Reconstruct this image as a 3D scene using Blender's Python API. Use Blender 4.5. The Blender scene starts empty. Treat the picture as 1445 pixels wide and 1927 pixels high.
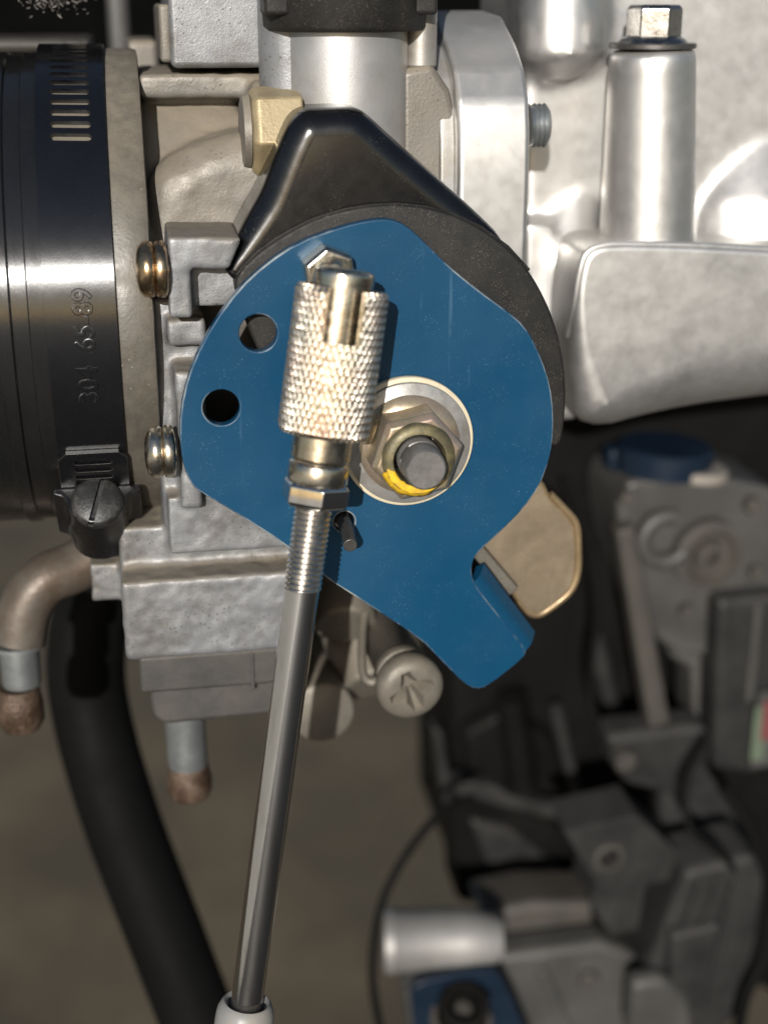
import bpy, bmesh, math, random
from mathutils import Vector, Matrix, noise
random.seed(7)
S = 0.001                      # the scene is laid out in millimetres, stored in metres
R = math.radians
scn = bpy.context.scene
col = scn.collection

# ------------------------------------------------------------------ camera, sky, sun, exposure
YAW, PITCH, DIST, FPX = R(10.0), R(20.0), 270.0, 2647.0
FW = Vector((math.sin(YAW)*math.cos(PITCH), math.cos(YAW)*math.cos(PITCH), -math.sin(PITCH)))
RT = Vector((math.cos(YAW), -math.sin(YAW), 0))
UP = RT.cross(FW)
CAM = -FW*DIST
cd = bpy.data.cameras.new('camera'); cam = bpy.data.objects.new('camera', cd); col.objects.link(cam)
cam.matrix_world = Matrix((( RT.x, UP.x, -FW.x, CAM.x*S), (RT.y, UP.y, -FW.y, CAM.y*S), (RT.z, UP.z, -FW.z, CAM.z*S), (0, 0, 0, 1)))
cd.sensor_fit = 'VERTICAL'; cd.sensor_height = 36.0; cd.sensor_width = 27.0
cd.lens = 36.0*FPX/1927.0
cd.clip_start = 0.01; cd.clip_end = 400
cd.dof.use_dof = True; cd.dof.focus_distance = 0.264; cd.dof.aperture_fstop = 8.5
scn.camera = cam

SUNV = Vector((0.29, 1.0, -0.34)).normalized()          # the way the light travels
w = bpy.data.worlds.new('World'); scn.world = w; w.use_nodes = True
nt = w.node_tree; bg = nt.nodes['Background']
sky = nt.nodes.new('ShaderNodeTexSky'); sky.sky_type = 'NISHITA'; sky.sun_disc = False
sky.sun_elevation = math.asin(-SUNV.z); sky.sun_rotation = math.atan2(-SUNV.x, -SUNV.y)
nt.links.new(sky.outputs[0], bg.inputs[0]); bg.inputs[1].default_value = 0.055
sd = bpy.data.lights.new('sun', 'SUN'); sd.energy = 3.7; sd.angle = R(0.5); sd.color = (1.0, 0.965, 0.915)
so = bpy.data.objects.new('sun', sd); col.objects.link(so)
so.rotation_euler = SUNV.to_track_quat('-Z', 'Y').to_euler(); so.location = (-0.5, -1.5, 1)
scn.view_settings.view_transform = 'Standard'; scn.view_settings.look = 'None'
scn.view_settings.gamma = 1; scn.view_settings.use_curve_mapping = False
scn.view_settings.exposure = 0.35
scn.render.engine = 'CYCLES'
scn.cycles.max_bounces = 6; scn.cycles.sample_clamp_indirect = 6

# ------------------------------------------------------------------ layout helpers (mm)
def ray(px, py): return FW + RT*((px-722.5)/FPX) + UP*((963.5-py)/FPX)
def at(px, py, Y):
    r = ray(px, py); return CAM + r*((Y-CAM.y)/r.y)
def proj(P):
    d = P-CAM; z = d.dot(FW)
    return (722.5+FPX*d.dot(RT)/z, 963.5-FPX*d.dot(UP)/z)
def sz(n, P): return n*(P-CAM).dot(FW)/FPX              # length in mm of n photo pixels at point P
def lerp(a, b, t): return a+(b-a)*t

# ------------------------------------------------------------------ object helpers
def V3(o): return Vector(o)
class BM:
    def __init__(s): s.b = bmesh.new()
    def quadgrid(s, rows, closeu=True, cap=(False, False)):
        vs = [[s.b.verts.new(p) for p in r] for r in rows]
        n = len(vs[0])
        for a, c in zip(vs[:-1], vs[1:]):
            for i in range(n if closeu else n-1):
                j = (i+1) % n
                s.b.faces.new((a[i], a[j], c[j], c[i]))
        if cap[0]: s.b.faces.new(vs[0][::-1])
        if cap[1]: s.b.faces.new(vs[-1])
        return s
    def lathe(s, o, ax, prof, seg=48, cap=(True, True), ref=None, flat=None):
        ax = V3(ax).normalized(); o = V3(o)
        u = (V3(ref) if ref else Vector((0.123, 0.4, 0.9)))
        u = (u-ax*u.dot(ax)).normalized(); v = ax.cross(u)
        rows = []
        for t, r in prof:
            row = []
            for k in range(seg):
                a = 2*math.pi*k/seg
                c, q = math.cos(a)*r, math.sin(a)*r
                if flat and t > flat[1]: c = max(min(c, flat[0]), -flat[0])
                row.append(o+ax*t+u*c+v*q)
            rows.append(row)
        return s.quadgrid(rows, True, cap)
    def prism(s, pts, dv):
        a = [s.b.verts.new(p) for p in pts]; c = [s.b.verts.new(V3(p)+dv) for p in pts]
        s.b.faces.new(a); s.b.faces.new(c[::-1]); n = len(a)
        for i in range(n):
            j = (i+1) % n
            s.b.faces.new((a[j], a[i], c[i], c[j]))
        return s
    def box(s, x0, x1, y0, y1, z0, z1):
        return s.prism([(x0, y0, z0), (x1, y0, z0), (x1, y0, z1), (x0, y0, z1)], Vector((0, y1-y0, 0)))
    def hexa(s, o, ax, rc, t0, t1, ch=0.0, ref=None, n=6, ch0=0.0):
        ax = V3(ax).normalized(); o = V3(o)
        u = (V3(ref) if ref else Vector((0.3, 0.2, 1))); u = (u-ax*u.dot(ax)).normalized(); v = ax.cross(u)
        prof = []
        if ch0: prof.append((t0, rc*0.88)); prof.append((t0+ch0, rc))
        else: prof.append((t0, rc))
        if ch: prof.append((t1-ch, rc)); prof.append((t1, rc*0.88))
        else: prof.append((t1, rc))
        rows = [[o+ax*t+u*(math.cos(k*2*math.pi/n)*r)+v*(math.sin(k*2*math.pi/n)*r) for k in range(n)] for t, r in prof]
        return s.quadgrid(rows, True, (True, True))
    def tube(s, path, rad, seg=20, cap=(True, True)):
        rows = []; N = len(path); path = [V3(p) for p in path]
        t = (path[1]-path[0]).normalized(); u = t.orthogonal().normalized()
        for i, p in enumerate(path):
            t = (path[min(i+1, N-1)]-path[max(i-1, 0)]).normalized()
            u = (u-t*u.dot(t)).normalized(); v = t.cross(u)
            r = rad[i] if isinstance(rad, (list, tuple)) else rad
            rows.append([p+u*(math.cos(2*math.pi*k/seg)*r)+v*(math.sin(2*math.pi*k/seg)*r) for k in range(seg)])
        return s.quadgrid(rows, True, cap)
    def mesh(s, org=Vector((0, 0, 0))):
        bmesh.ops.recalc_face_normals(s.b, faces=s.b.faces[:])
        for v in s.b.verts: v.co = (v.co-org)*S
        m = bpy.data.meshes.new('m'); s.b.to_mesh(m); s.b.free(); return m

def centre(bm):
    lo = [min(v.co[i] for v in bm.b.verts) for i in range(3)]; hi = [max(v.co[i] for v in bm.b.verts) for i in range(3)]
    return Vector(((lo[0]+hi[0])/2, (lo[1]+hi[1])/2, lo[2]))
def thing(name, label, cat, base, group=None):
    o = bpy.data.objects.new(name, None); col.objects.link(o)
    o.location = V3(base)*S; o.empty_display_size = 0.005
    o['label'] = label; o['category'] = cat
    if group: o['group'] = group
    return o
CLOUD = bpy.data.textures.new('casting_unevenness', 'CLOUDS'); CLOUD.noise_scale = .0035; CLOUD.noise_depth = 3
def obj(name, bm, mat, parent=None, bevel=0, seg=3, angle=35, remesh=0, smooth=8, bevmat=None, weld=False, label=None, cut=None, disp=0):
    """one mesh object; vertices of bm are world millimetres"""
    if parent is None: org = centre(bm)
    else:
        org = Vector((0, 0, 0)); p = parent
        while p: org += p.location/S; p = p.parent
    me = bm.mesh(org); me.name = name
    o = bpy.data.objects.new(name, me); col.objects.link(o)
    if parent is not None: o.parent = parent
    else: o.location = org*S
    if cut is not None:
        for c in (cut if isinstance(cut, list) else [cut]):
            cm = c.mesh(org); co = bpy.data.objects.new('cut', cm); col.objects.link(co)
            co.parent = parent
            if parent is None: co.location = org*S
            md = o.modifiers.new('b', 'BOOLEAN'); md.object = co; md.operation = 'DIFFERENCE'; md.solver = 'EXACT'
            bpy.context.view_layer.update()
            nm = bpy.data.meshes.new_from_object(o.evaluated_get(bpy.context.evaluated_depsgraph_get()))
            o.modifiers.clear(); o.data = nm
            bpy.data.objects.remove(co)
        me = o.data; me.name = name
    me.materials.clear(); me.materials.append(mat)
    if bevmat: me.materials.append(bevmat)
    me.shade_smooth()
    if remesh:
        r = o.modifiers.new('r', 'REMESH'); r.mode = 'VOXEL'; r.voxel_size = remesh*S; r.use_smooth_shade = True
        k = o.modifiers.new('s', 'SMOOTH'); k.iterations = smooth; k.factor = 0.5
        if disp:
            dm = o.modifiers.new('d', 'DISPLACE'); dm.texture = CLOUD; dm.strength = disp*S; dm.mid_level = .5; dm.texture_coords = 'LOCAL'
    elif bevel:
        b = o.modifiers.new('b', 'BEVEL'); b.width = bevel*S; b.segments = seg; b.limit_method = 'ANGLE'; b.angle_limit = R(angle)
        b.miter_outer = 'MITER_ARC'
        if bevmat: b.material = 1
        wn = o.modifiers.new('w', 'WEIGHTED_NORMAL'); wn.keep_sharp = False
    else:
        me.set_sharp_from_angle(angle=R(angle))
    if label: o['label'] = label
    return o
def tag(o, label, cat, group=None):
    o['label'] = label; o['category'] = cat
    if group: o['group'] = group
    return o
def pl(pts, Y): return [at(x, y, Y) for x, y in pts]
def poly(pts, Y, th, bm=None, it=0):
    return (bm or BM()).prism(pl(chaikin(pts, it), Y), Vector((0, th, 0)))
def chaikin(pts, it):
    for _ in range(it):
        q = []
        for a, b in zip(pts, pts[1:]+pts[:1]):
            q += [tuple(u*.75+v*.25 for u, v in zip(a, b)), tuple(u*.25+v*.75 for u, v in zip(a, b))]
        pts = q
    return pts
def bprism(pts, Y, th, wd, seg=6, it=1, bm=None):
    """outline at plane Y pushed back by th, its front edge rounded by wd mm (one number or one per point)"""
    wl = [wd]*len(pts) if isinstance(wd, (int, float)) else list(wd)
    pw = chaikin([(x, y, q) for (x, y), q in zip(pts, wl)], it)
    P = [at(x, y, Y) for x, y, q in pw]; W = [q for x, y, q in pw]; n = len(P)
    ar = sum(P[i].x*P[(i+1) % n].z-P[(i+1) % n].x*P[i].z for i in range(n)); sg = 1 if ar > 0 else -1
    N = []
    for i in range(n):
        a = (P[i]-P[i-1]).normalized(); c = (P[(i+1) % n]-P[i]).normalized()
        n1 = Vector((-a.z, 0, a.x))*sg; n2 = Vector((-c.z, 0, c.x))*sg; m = n1+n2
        m = m/max(.5, m.dot(n1)) if m.length > .01 else n1
        N.append(m)
    rows = []
    for k in range(seg+1):
        a = math.pi/2*k/seg
        rows.append([P[i]+N[i]*(W[i]*(1-math.sin(a)))+Vector((0, W[i]*(1-math.cos(a)), 0)) for i in range(n)])
    rows.append([P[i]+Vector((0, max(th, W[i]+.1), 0)) for i in range(n)])
    return (bm or BM()).quadgrid(rows, True, (True, True))
def boxpx(x0, y0, x1, y1, Y0, Y1, bm=None):
    xm, ym = (x0+x1)/2, (y0+y1)/2
    return (bm or BM()).box(at(x0, ym, Y0).x, at(x1, ym, Y0).x, Y0, Y1, at(xm, y1, Y0).z, at(xm, y0, Y0).z)
def spline(pts, n=8):
    pts = [V3(p) for p in pts]; out = []
    for i in range(len(pts)-1):
        p0, p1, p2, p3 = pts[max(i-1, 0)], pts[i], pts[i+1], pts[min(i+2, len(pts)-1)]
        for k in range(n):
            t = k/n
            out.append(0.5*((2*p1)+(p2-p0)*t+(2*p0-5*p1+4*p2-p3)*t*t+(3*p1-p0-3*p2+p3)*t**3))
    out.append(pts[-1]); return out

# ------------------------------------------------------------------ materials
def mat(name, c, metal=0.0, rough=0.5, var=0.12, vs=140, c2=None, c2amt=0.4, c2s=90, dust=None, damt=0.3, dup=0.0, ds=110,
        bump=0.0, bs=1500, rvar=0.1, coat=0.0, speck=None, ss=1500, st=0.12, stretch=None, spec=0.5, bd=0.0003, aniso=0.0, scratch=None, sthr=.7, sm=(.5, .62)):
    m = bpy.data.materials.new(name); m.use_nodes = True
    n = m.node_tree.nodes; L = m.node_tree.links; P = n['Principled BSDF']
    tc = n.new('ShaderNodeTexCoord'); src = tc.outputs['Object']
    if stretch:
        mp = n.new('ShaderNodeMapping'); mp.inputs['Scale'].default_value = stretch; L.new(src, mp.inputs[0]); vsrc = mp.outputs[0]
    else: vsrc = src
    def nz(s, d=5, r=0.6, v=src):
        t = n.new('ShaderNodeTexNoise'); t.inputs['Scale'].default_value = s; t.inputs['Detail'].default_value = d
        t.inputs['Roughness'].default_value = r; L.new(v, t.inputs['Vector']); return t.outputs['Fac']
    def rng(f, a, b, c_, d_):
        t = n.new('ShaderNodeMapRange'); L.new(f, t.inputs[0])
        for k, x in enumerate((a, b, c_, d_)): t.inputs[k+1].default_value = x
        return t.outputs[0]
    def mth(op, a, b):
        t = n.new('ShaderNodeMath'); t.operation = op; t.use_clamp = True
        for k, x in enumerate((a, b)):
            if isinstance(x, (int, float)): t.inputs[k].default_value = x
            else: L.new(x, t.inputs[k])
        return t.outputs[0]
    def mix(f, a, b):
        t = n.new('ShaderNodeMix'); t.data_type = 'RGBA'; L.new(f, t.inputs['Factor'])
        for k, x in (('A', a), ('B', b)):
            s_ = [q for q in t.inputs if q.name == k and q.type == 'RGBA'][0]
            if isinstance(x, tuple): s_.default_value = (*x, 1)
            else: L.new(x, s_)
        return [q for q in t.outputs if q.type == 'RGBA'][0]
    v = nz(vs, 6, 0.65, vsrc)
    c_ = mix(rng(v, .3, .7, 0, 1), tuple(x*(1-var) for x in c), tuple(min(1, x*(1+var)) for x in c))
    if c2: c_ = mix(rng(nz(c2s, 6, 0.7, vsrc), .56-c2amt*.32, .78-c2amt*.25, 0, 1), c_, c2)
    mt = None; rg = rng(nz(vs*1.7, 4, .6, vsrc), .3, .7, max(0.03, rough-rvar), min(1, rough+rvar))
    if dust:
        g = n.new('ShaderNodeNewGeometry'); sx = n.new('ShaderNodeSeparateXYZ'); L.new(g.outputs['Normal'], sx.inputs[0])
        up = rng(sx.outputs['Z'], 0.1, 0.9, 0, dup)
        d = mth('ADD', mth('MULTIPLY', rng(nz(ds, 8, .7), .35, .68, 0, 1), damt*1.6), mth('MULTIPLY', up, rng(nz(ds*1.3, 8, .7), .2, .6, .45, 1)))
        c_ = mix(d, c_, dust); rg = rng(d, 0, 1, rough, 0.9) if not rvar else mth('MAXIMUM', rg, mth('MULTIPLY', d, 0.9))
        if metal:
            L.new(rng(d, 0, 1, metal, 0.0), P.inputs['Metallic'])
    elif metal: P.inputs['Metallic'].default_value = metal
    if speck:
        vo = n.new('ShaderNodeTexVoronoi'); vo.inputs['Scale'].default_value = ss; L.new(src, vo.inputs['Vector'])
        sp = rng(vo.outputs['Distance'], st*.6, st, 1, 0)
        sp = mth('MULTIPLY', sp, rng(nz(ss*.13, 3), sm[0], sm[1], 0, .8))
        c_ = mix(sp, c_, speck)
    if scratch:
        for k, (rot, sc3) in enumerate((((0, R(28), 0), (1400, 60, 22)), ((0, R(-62), 0), (1100, 60, 30)))):
            mp2 = n.new('ShaderNodeMapping'); mp2.inputs['Rotation'].default_value = rot; mp2.inputs['Scale'].default_value = sc3
            mp2.inputs['Location'].default_value = (k*3.1, k*1.7, k*.9)
            L.new(src, mp2.inputs[0]); f = rng(nz(1.0, 2, .5, mp2.outputs[0]), sthr, sthr+.05, 0, .75)
            c_ = mix(mth('MULTIPLY', f, rng(nz(70+20*k, 3), .5, .6, 0, 1)), c_, scratch)
    L.new(c_, P.inputs['Base Color']); L.new(rg, P.inputs['Roughness'])
    P.inputs['Coat Weight'].default_value = coat; P.inputs['Coat Roughness'].default_value = 0.12
    P.inputs['Specular IOR Level'].default_value = spec
    if aniso:
        tg = n.new('ShaderNodeTangent'); tg.direction_type = 'RADIAL'; tg.axis = 'X'; L.new(tg.outputs[0], P.inputs['Tangent'])
        P.inputs['Anisotropic'].default_value = aniso; P.inputs['Anisotropic Rotation'].default_value = .25
    if bump:
        b = n.new('ShaderNodeBump'); b.inputs['Strength'].default_value = bump; b.inputs['Distance'].default_value = bd
        L.new(nz(bs, 5, .6, vsrc), b.inputs['Height']); L.new(b.outputs[0], P.inputs['Normal'])
    return m
M = {}
M['blue'] = mat('blue_paint', (.0018, .0455, .105), 0, .37, .10, 18, bump=.12, bs=3500, bd=.0001, speck=(.14, .29, .40), ss=1900, st=.17, sm=(.45, .7), rvar=.12, dust=(.012, .072, .135), damt=.22, ds=22, spec=.36, scratch=(.035, .10, .17), sthr=.70)
M['blue_worn'] = mat('worn_blue_edge', (.006, .05, .11), 0, .45, .2, 200, c2=(.42, .45, .42), c2amt=.30, c2s=34)
M['alu'] = mat('cast_aluminium', (.65, .64, .625), .95, .42, .04, 160, c2=(.57, .565, .555), c2amt=.4, c2s=70, dust=(.56, .50, .41), damt=.10, dup=.2, ds=30, bump=.2, bs=7000, bd=.00012, rvar=.05)
M['alud'] = mat('dull_cast_aluminium', (.46, .46, .46), .75, .46, .10, 110, c2=(.34, .31, .27), c2amt=.38, c2s=60, dust=(.30, .26, .20), damt=.25, dup=.25, ds=50, bump=.25, bs=3000, bd=.00012, rvar=.06)
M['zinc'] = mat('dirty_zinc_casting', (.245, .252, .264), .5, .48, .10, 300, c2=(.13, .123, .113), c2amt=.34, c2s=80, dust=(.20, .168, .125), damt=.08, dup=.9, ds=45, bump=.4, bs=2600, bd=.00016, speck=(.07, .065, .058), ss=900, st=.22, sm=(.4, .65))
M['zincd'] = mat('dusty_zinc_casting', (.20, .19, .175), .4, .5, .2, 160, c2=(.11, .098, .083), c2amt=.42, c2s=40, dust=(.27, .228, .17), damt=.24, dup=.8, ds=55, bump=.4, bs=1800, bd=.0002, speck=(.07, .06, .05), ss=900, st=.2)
M['zincs'] = mat('grimy_shaded_casting', (.062, .06, .058), .3, .6, .2, 120, dust=(.10, .085, .066), damt=.25, dup=.6, ds=60, bump=.25, bs=1800)  # dusty casting darkened to paint shade on the bowl and inner wall
M['blackp'] = mat('black_plastic', (.004, .004, .0045), 0, .20, .2, 200, dust=(.018, .0175, .017), damt=.06, ds=60, bump=.06, bs=2200, bd=.0001, rvar=.04, speck=(.2, .18, .15), ss=2300, st=.18, sm=(.48, .7), spec=.7)
M['rimp'] = mat('dusty_black_plastic', (.010, .010, .010), 0, .55, .2, 300, dust=(.06, .053, .045), damt=.20, ds=90, bump=.4, bs=3200, bd=.00015, speck=(.16, .135, .10), ss=2600, st=.28, sm=(.4, .7), spec=.3)
M['rubber'] = mat('black_rubber_hose', (.007, .007, .0075), 0, .27, .2, 90, dust=(.045, .04, .033), damt=.10, ds=22, bump=.05, bs=900, rvar=.04, stretch=(4, 1, 1), aniso=.9, spec=1.0)
M['cuff'] = mat('dust_coated_rubber', (.105, .092, .074), 0, .46, .25, 150, c2=(.055, .049, .041), c2amt=.45, c2s=28, bump=.3, bs=1500, bd=.0002, speck=(.3, .27, .2), ss=700, st=.14, dust=(.19, .165, .125), damt=.16, dup=.7, ds=300, spec=.7)
M['band'] = mat('black_clamp_steel', (.005, .005, .006), 0, .27, .15, 200, bump=.06, bs=2500, bd=.0001, rvar=.03, spec=1.0, speck=(.25, .25, .25), ss=500, st=.04, aniso=.9)
M['bandedge'] = mat('scuffed_clamp_edge', (.12, .11, .10), .4, .4, .3, 500)
M['chrome'] = mat('polished_steel_rod', (.66, .64, .615), 1, .08, .05, 300, c2=(.48, .44, .39), c2amt=.22, c2s=260, bump=.12, bs=2600, bd=.00006, stretch=(1, 1, .03), rvar=.04)
M['steel'] = mat('bare_steel', (.46, .445, .42), .6, .38, .15, 300, c2=(.33, .31, .275), c2amt=.35, c2s=200, bump=.2, bs=2500, bd=.0001)
M['steelt'] = mat('threaded_steel', (.62, .58, .52), 1, .28, .12, 300, bump=.1, bs=2500, bd=.0001)
M['steeld'] = mat('dark_steel', (.12, .115, .11), .8, .42, .2, 300, bump=.25, bs=2500, bd=.0001, dust=(.16, .14, .11), damt=.12)
M['yzinc'] = mat('yellow_zinc_plate', (.62, .585, .49), 1, .25, .10, 300, c2=(.58, .49, .38), c2amt=.45, c2s=160, bump=.2, bs=1500, bd=.0001, rvar=.1)
M['knurl'] = mat('knurled_yellow_zinc', (.72, .67, .565), 1, .28, .12, 300, c2=(.66, .54, .45), c2amt=.5, c2s=140, bump=.1, bs=2500, bd=.0001, rvar=.08)
M['brass'] = mat('gold_passivated_screw', (.56, .40, .24), 1, .25, .15, 250, c2=(.42, .33, .23), c2amt=.35, c2s=200, bump=.15, bs=1500, bd=.0001)
M['bolt'] = mat('dull_gold_bolt', (.38, .30, .17), .7, .42, .12, 200, dust=(.32, .26, .165), damt=.35, dup=.5, ds=90, bump=.2, bs=1500)
M['nutgold'] = mat('tarnished_gold_nut', (.60, .50, .34), .8, .28, .2, 280, c2=(.60, .44, .37), c2amt=.42, c2s=130, bump=.2, bs=1800, bd=.0001, dust=(.28, .22, .14), damt=.12)
M['collar'] = mat('dark_nut_collar', (.13, .115, .07), .5, .5, .3, 350, bump=.4, bs=2200, bd=.0001, c2=(.25, .21, .10), c2amt=.35, c2s=300)
M['cream'] = mat('cream_plastic_washer', (.66, .58, .42), 0, .45, .06, 200, c2=(.48, .42, .31), c2amt=.25, c2s=120, spec=.4)
M['yellow'] = mat('yellow_paint_mark', (.72, .45, .02), 0, .55, .15, 400, c2=(.35, .22, .04), c2amt=.2, c2s=700, bump=.5, bs=2000, bd=.0002)
M['tan'] = mat('dusty_tan_lever', (.19, .148, .097), .2, .55, .2, 120, c2=(.105, .078, .052), c2amt=.46, c2s=70, bump=.35, bs=1500, bd=.0002, dust=(.25, .20, .135), damt=.25, dup=.3)
M['tanedge'] = mat('worn_brass_edge', (.27, .195, .11), .5, .42, .2, 200)
M['screw'] = mat('dusty_grey_screw', (.165, .15, .128), .4, .5, .15, 200, c2=(.07, .066, .06), c2amt=.28, c2s=110, dust=(.22, .19, .145), damt=.3, dup=.4, bump=.5, bs=1400, bd=.0002)
M['black'] = mat('shade_black', (.002, .002, .002), 0, .8, .2, 60, spec=.03)
M['hose'] = mat('matt_black_hose', (.005, .005, .005), 0, .6, .2, 40, spec=.06)
M['pipe'] = mat('stained_pipe', (.125, .108, .09), .35, .5, .2, 120, c2=(.085, .058, .04), c2amt=.42, c2s=70, bump=.3, bs=900)
M['galv'] = mat('galvanised_tube', (.34, .36, .365), .8, .38, .1, 150, bump=.1, bs=900)
M['rust'] = mat('rusty_bead', (.062, .037, .024), .35, .42, .3, 300, c2=(.15, .105, .075), c2amt=.4, c2s=250, bump=.6, bs=1200, bd=.0006)
M['socket'] = mat('grey_plastic_socket', (.22, .22, .215), 0, .45, .08, 120, c2=(.28, .255, .21), c2amt=.3, bump=.1, bs=1200)
M['soil'] = mat('dark_brown_soil', (.120, .091, .054), 0, .9, .45, 6, c2=(.062, .052, .033), c2amt=.45, c2s=3.5, bump=.4, bs=120, bd=.004)  # brown soil with random darker patches
M['reflector_pale'] = mat('pale_reflector_sheet', (.62, .58, .49), 0, .85, .12, 3, bump=.3, bs=60, bd=.004)
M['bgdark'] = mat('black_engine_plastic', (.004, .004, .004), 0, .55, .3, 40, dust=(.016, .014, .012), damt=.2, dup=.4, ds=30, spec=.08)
M['bggrey'] = mat('dirty_shaded_grey_plastic', (.016, .016, .016), 0, .5, .3, 60, dust=(.042, .040, .038), damt=.3, dup=.8, ds=60, spec=.25)  # dusty plastic, base darkened so the far engine looks shaded
M['bglight'] = mat('grimy_shaded_aluminium', (.058, .057, .055), .3, .5, .2, 40, dust=(.082, .077, .07), damt=.3, dup=.4, ds=30)  # dust over aluminium whose base colour carries the background shade
M['bgtan'] = mat('grimy_shaded_tan_steel', (.05, .046, .041), .2, .55, .2, 40, dust=(.075, .066, .054), damt=.35, dup=.3, ds=30)  # tan steel with dust, shade put into its base colour
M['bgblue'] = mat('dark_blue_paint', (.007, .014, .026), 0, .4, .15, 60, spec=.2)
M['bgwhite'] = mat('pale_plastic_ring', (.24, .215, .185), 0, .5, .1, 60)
M['silver'] = mat('cast_aluminium_boss', (.27, .262, .25), .5, .55, .08, 60)
M['clampscrew'] = mat('blackened_screw', (.02, .02, .02), .2, .42, .3, 300, c2=(.07, .065, .06), c2amt=.25, c2s=250, bump=.3, bs=1500)
M['boltsteel'] = mat('dark_polished_bolt', (.34, .33, .315), 1, .27, .2, 200, bump=.15, bs=1500)
M['stud'] = mat('worn_steel_stud', (.19, .183, .175), .45, .42, .2, 400, bump=.3, bs=2500, bd=.0001)
M['shadow_ground'] = mat('shadow_toned_ground', (.032, .031, .030), 0, .85, .2, 12, bump=.4, bs=150, bd=.003)  # unseen ground coloured dark as if in shadow, for the rod's reflection
M['fluff'] = mat('grey_lint', (.16, .145, .13), 0, .9, .25, 200, bump=.8, bs=900)

# ------------------------------------------------------------------ ground
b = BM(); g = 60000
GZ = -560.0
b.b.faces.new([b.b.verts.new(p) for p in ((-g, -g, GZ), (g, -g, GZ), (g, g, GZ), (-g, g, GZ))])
o = obj('ground', b, M['shadow_ground']); o['kind'] = 'structure'
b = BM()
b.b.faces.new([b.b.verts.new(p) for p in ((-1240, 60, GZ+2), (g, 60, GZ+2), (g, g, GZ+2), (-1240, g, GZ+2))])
o = obj('soil', b, M['soil']); o['kind'] = 'structure'; o['label'] = 'dark brown soil far below the engine'

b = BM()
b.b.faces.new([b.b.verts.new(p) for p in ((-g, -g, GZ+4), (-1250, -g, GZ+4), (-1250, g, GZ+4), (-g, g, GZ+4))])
o = obj('pale_reflector', b, M['reflector_pale']); o['kind'] = 'structure'  # unseen pale sheet, added to give the chrome rod its light band

# ------------------------------------------------------------------ intake hose and its clamp (a cylinder along X)
def yz(px, py): r = ray(px, py); return math.atan2(r.z, r.y)
a1, a2 = yz(115, 82), yz(140, 990)
ac, al = (a1+a2)/2, (a1-a2)/2
HF = (8-CAM.y)/math.cos(ac); HD = HF/(1-math.sin(al)); HR = HD*math.sin(al)
HY, HZ = CAM.y+HD*math.cos(ac), CAM.z+HD*math.sin(ac)
def hit(px, py, rr):
    """ray against the hose cylinder of radius rr -> x, phi"""
    r = ray(px, py); oy, oz = CAM.y-HY, CAM.z-HZ
    A = r.y**2+r.z**2; B = 2*(oy*r.y+oz*r.z); C_ = oy*oy+oz*oz-rr*rr
    t = (-B-math.sqrt(max(0, B*B-4*A*C_)))/(2*A)
    P = CAM+r*t
    return P.x, math.atan2(P.z-HZ, HY-P.y)
def hp(x, phi, rr): return Vector((x, HY-math.cos(phi)*rr, HZ+math.sin(phi)*rr))
RB = HR                       # outside radius of the band
xb0 = hit(82, 545, RB)[0]; xb1 = hit(217, 545, RB)[0]; xc1 = hit(288, 545, HR-1)[0]
xl = xb0-110
hose = thing('intake_hose', 'glossy black rubber intake hose with dust coated cuff under the clamp', 'hose', (xb0, HY, HZ-HR))
def ring(prof, seg=128):
    return BM().lathe((0, HY, HZ), (1, 0, 0), prof, seg, (False, False))
obj('hose_wall', ring([(xl, HR-2.2), (xb0-9, HR-2.0), (xb0-8.6, HR-1.5), (xb0-6.4, HR-1.5), (xb0-6, HR-2.1), (xb0-3.2, HR-2.1), (xb0-2.9, HR-1.6), (xb0+.8, HR-1.7), (xb0+.9, HR-6), (xl, HR-6), (xl, HR-2.2)]), M['rubber'], hose, angle=50)
obj('cuff', ring([(xb0+.8, HR-1.02), (xb1+.3, HR-1.02), (xb1+1.0, HR-.9), (xc1-1.2, HR-.9), (xc1-.2, HR-1.3), (xc1, HR-2.3), (xc1, HR-12), (xb0+.8, HR-12), (xb0+.8, HR-1.02)]), M['cuff'], hose, angle=40)

clamp = thing('hose_clamp', 'black slotted worm drive clamp stamped 304 65-89 around the intake hose', 'hose clamp', (xb0, HY, HZ-HR))
def bandmesh(x0, x1, p0, p1, r0, r1, n, taper=0):
    rows = []
    for k in range(n+1):
        p = p0+(p1-p0)*k/n
        e = max(0, taper-(k*abs(p1-p0)*r1/n)) if taper else 0
        rows.append([hp(x0+e, p, r1), hp(x1-e, p, r1), hp(x1-e, p, r0), hp(x0+e, p, r0)])
    return BM().quadgrid(rows, True, (True, True))
def slotcut(x, w_, ph, hh, skew=0):
    q = []
    for k in range(8):
        a = -math.pi/2+math.pi*k/7; q.append((w_/2-hh+math.cos(a)*hh, math.sin(a)*hh))
    for k in range(8):
        a = math.pi/2+math.pi*k/7; q.append((-w_/2+hh+math.cos(a)*hh, math.sin(a)*hh))
    lo = [hp(x+u, ph+(v+u*skew)/RB, RB-3) for u, v in q]; hi = [hp(x+u, ph+(v+u*skew)/RB, RB+3) for u, v in q]
    return BM().quadgrid([lo, hi], True, (True, True))
xs, phA = hit(118, 258, RB); _, phB = hit(116, 140, RB)
stp = (phB-phA)/6
cuts = [slotcut((xb0+xb1)/2, sz(77, hp(xb0, phA, RB)), phA+stp*k, .82, -.035) for k in range(14)]
allc = BM()
for c in cuts:
    m_ = c.mesh(); 
    for v in m_.vertices: v.co = v.co/S
    allc.b.from_mesh(m_)
obj('band', bandmesh(xb0, xb1, R(-62), R(150), RB-.9, RB, 150), M['band'], clamp, cut=allc, angle=40)
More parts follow.
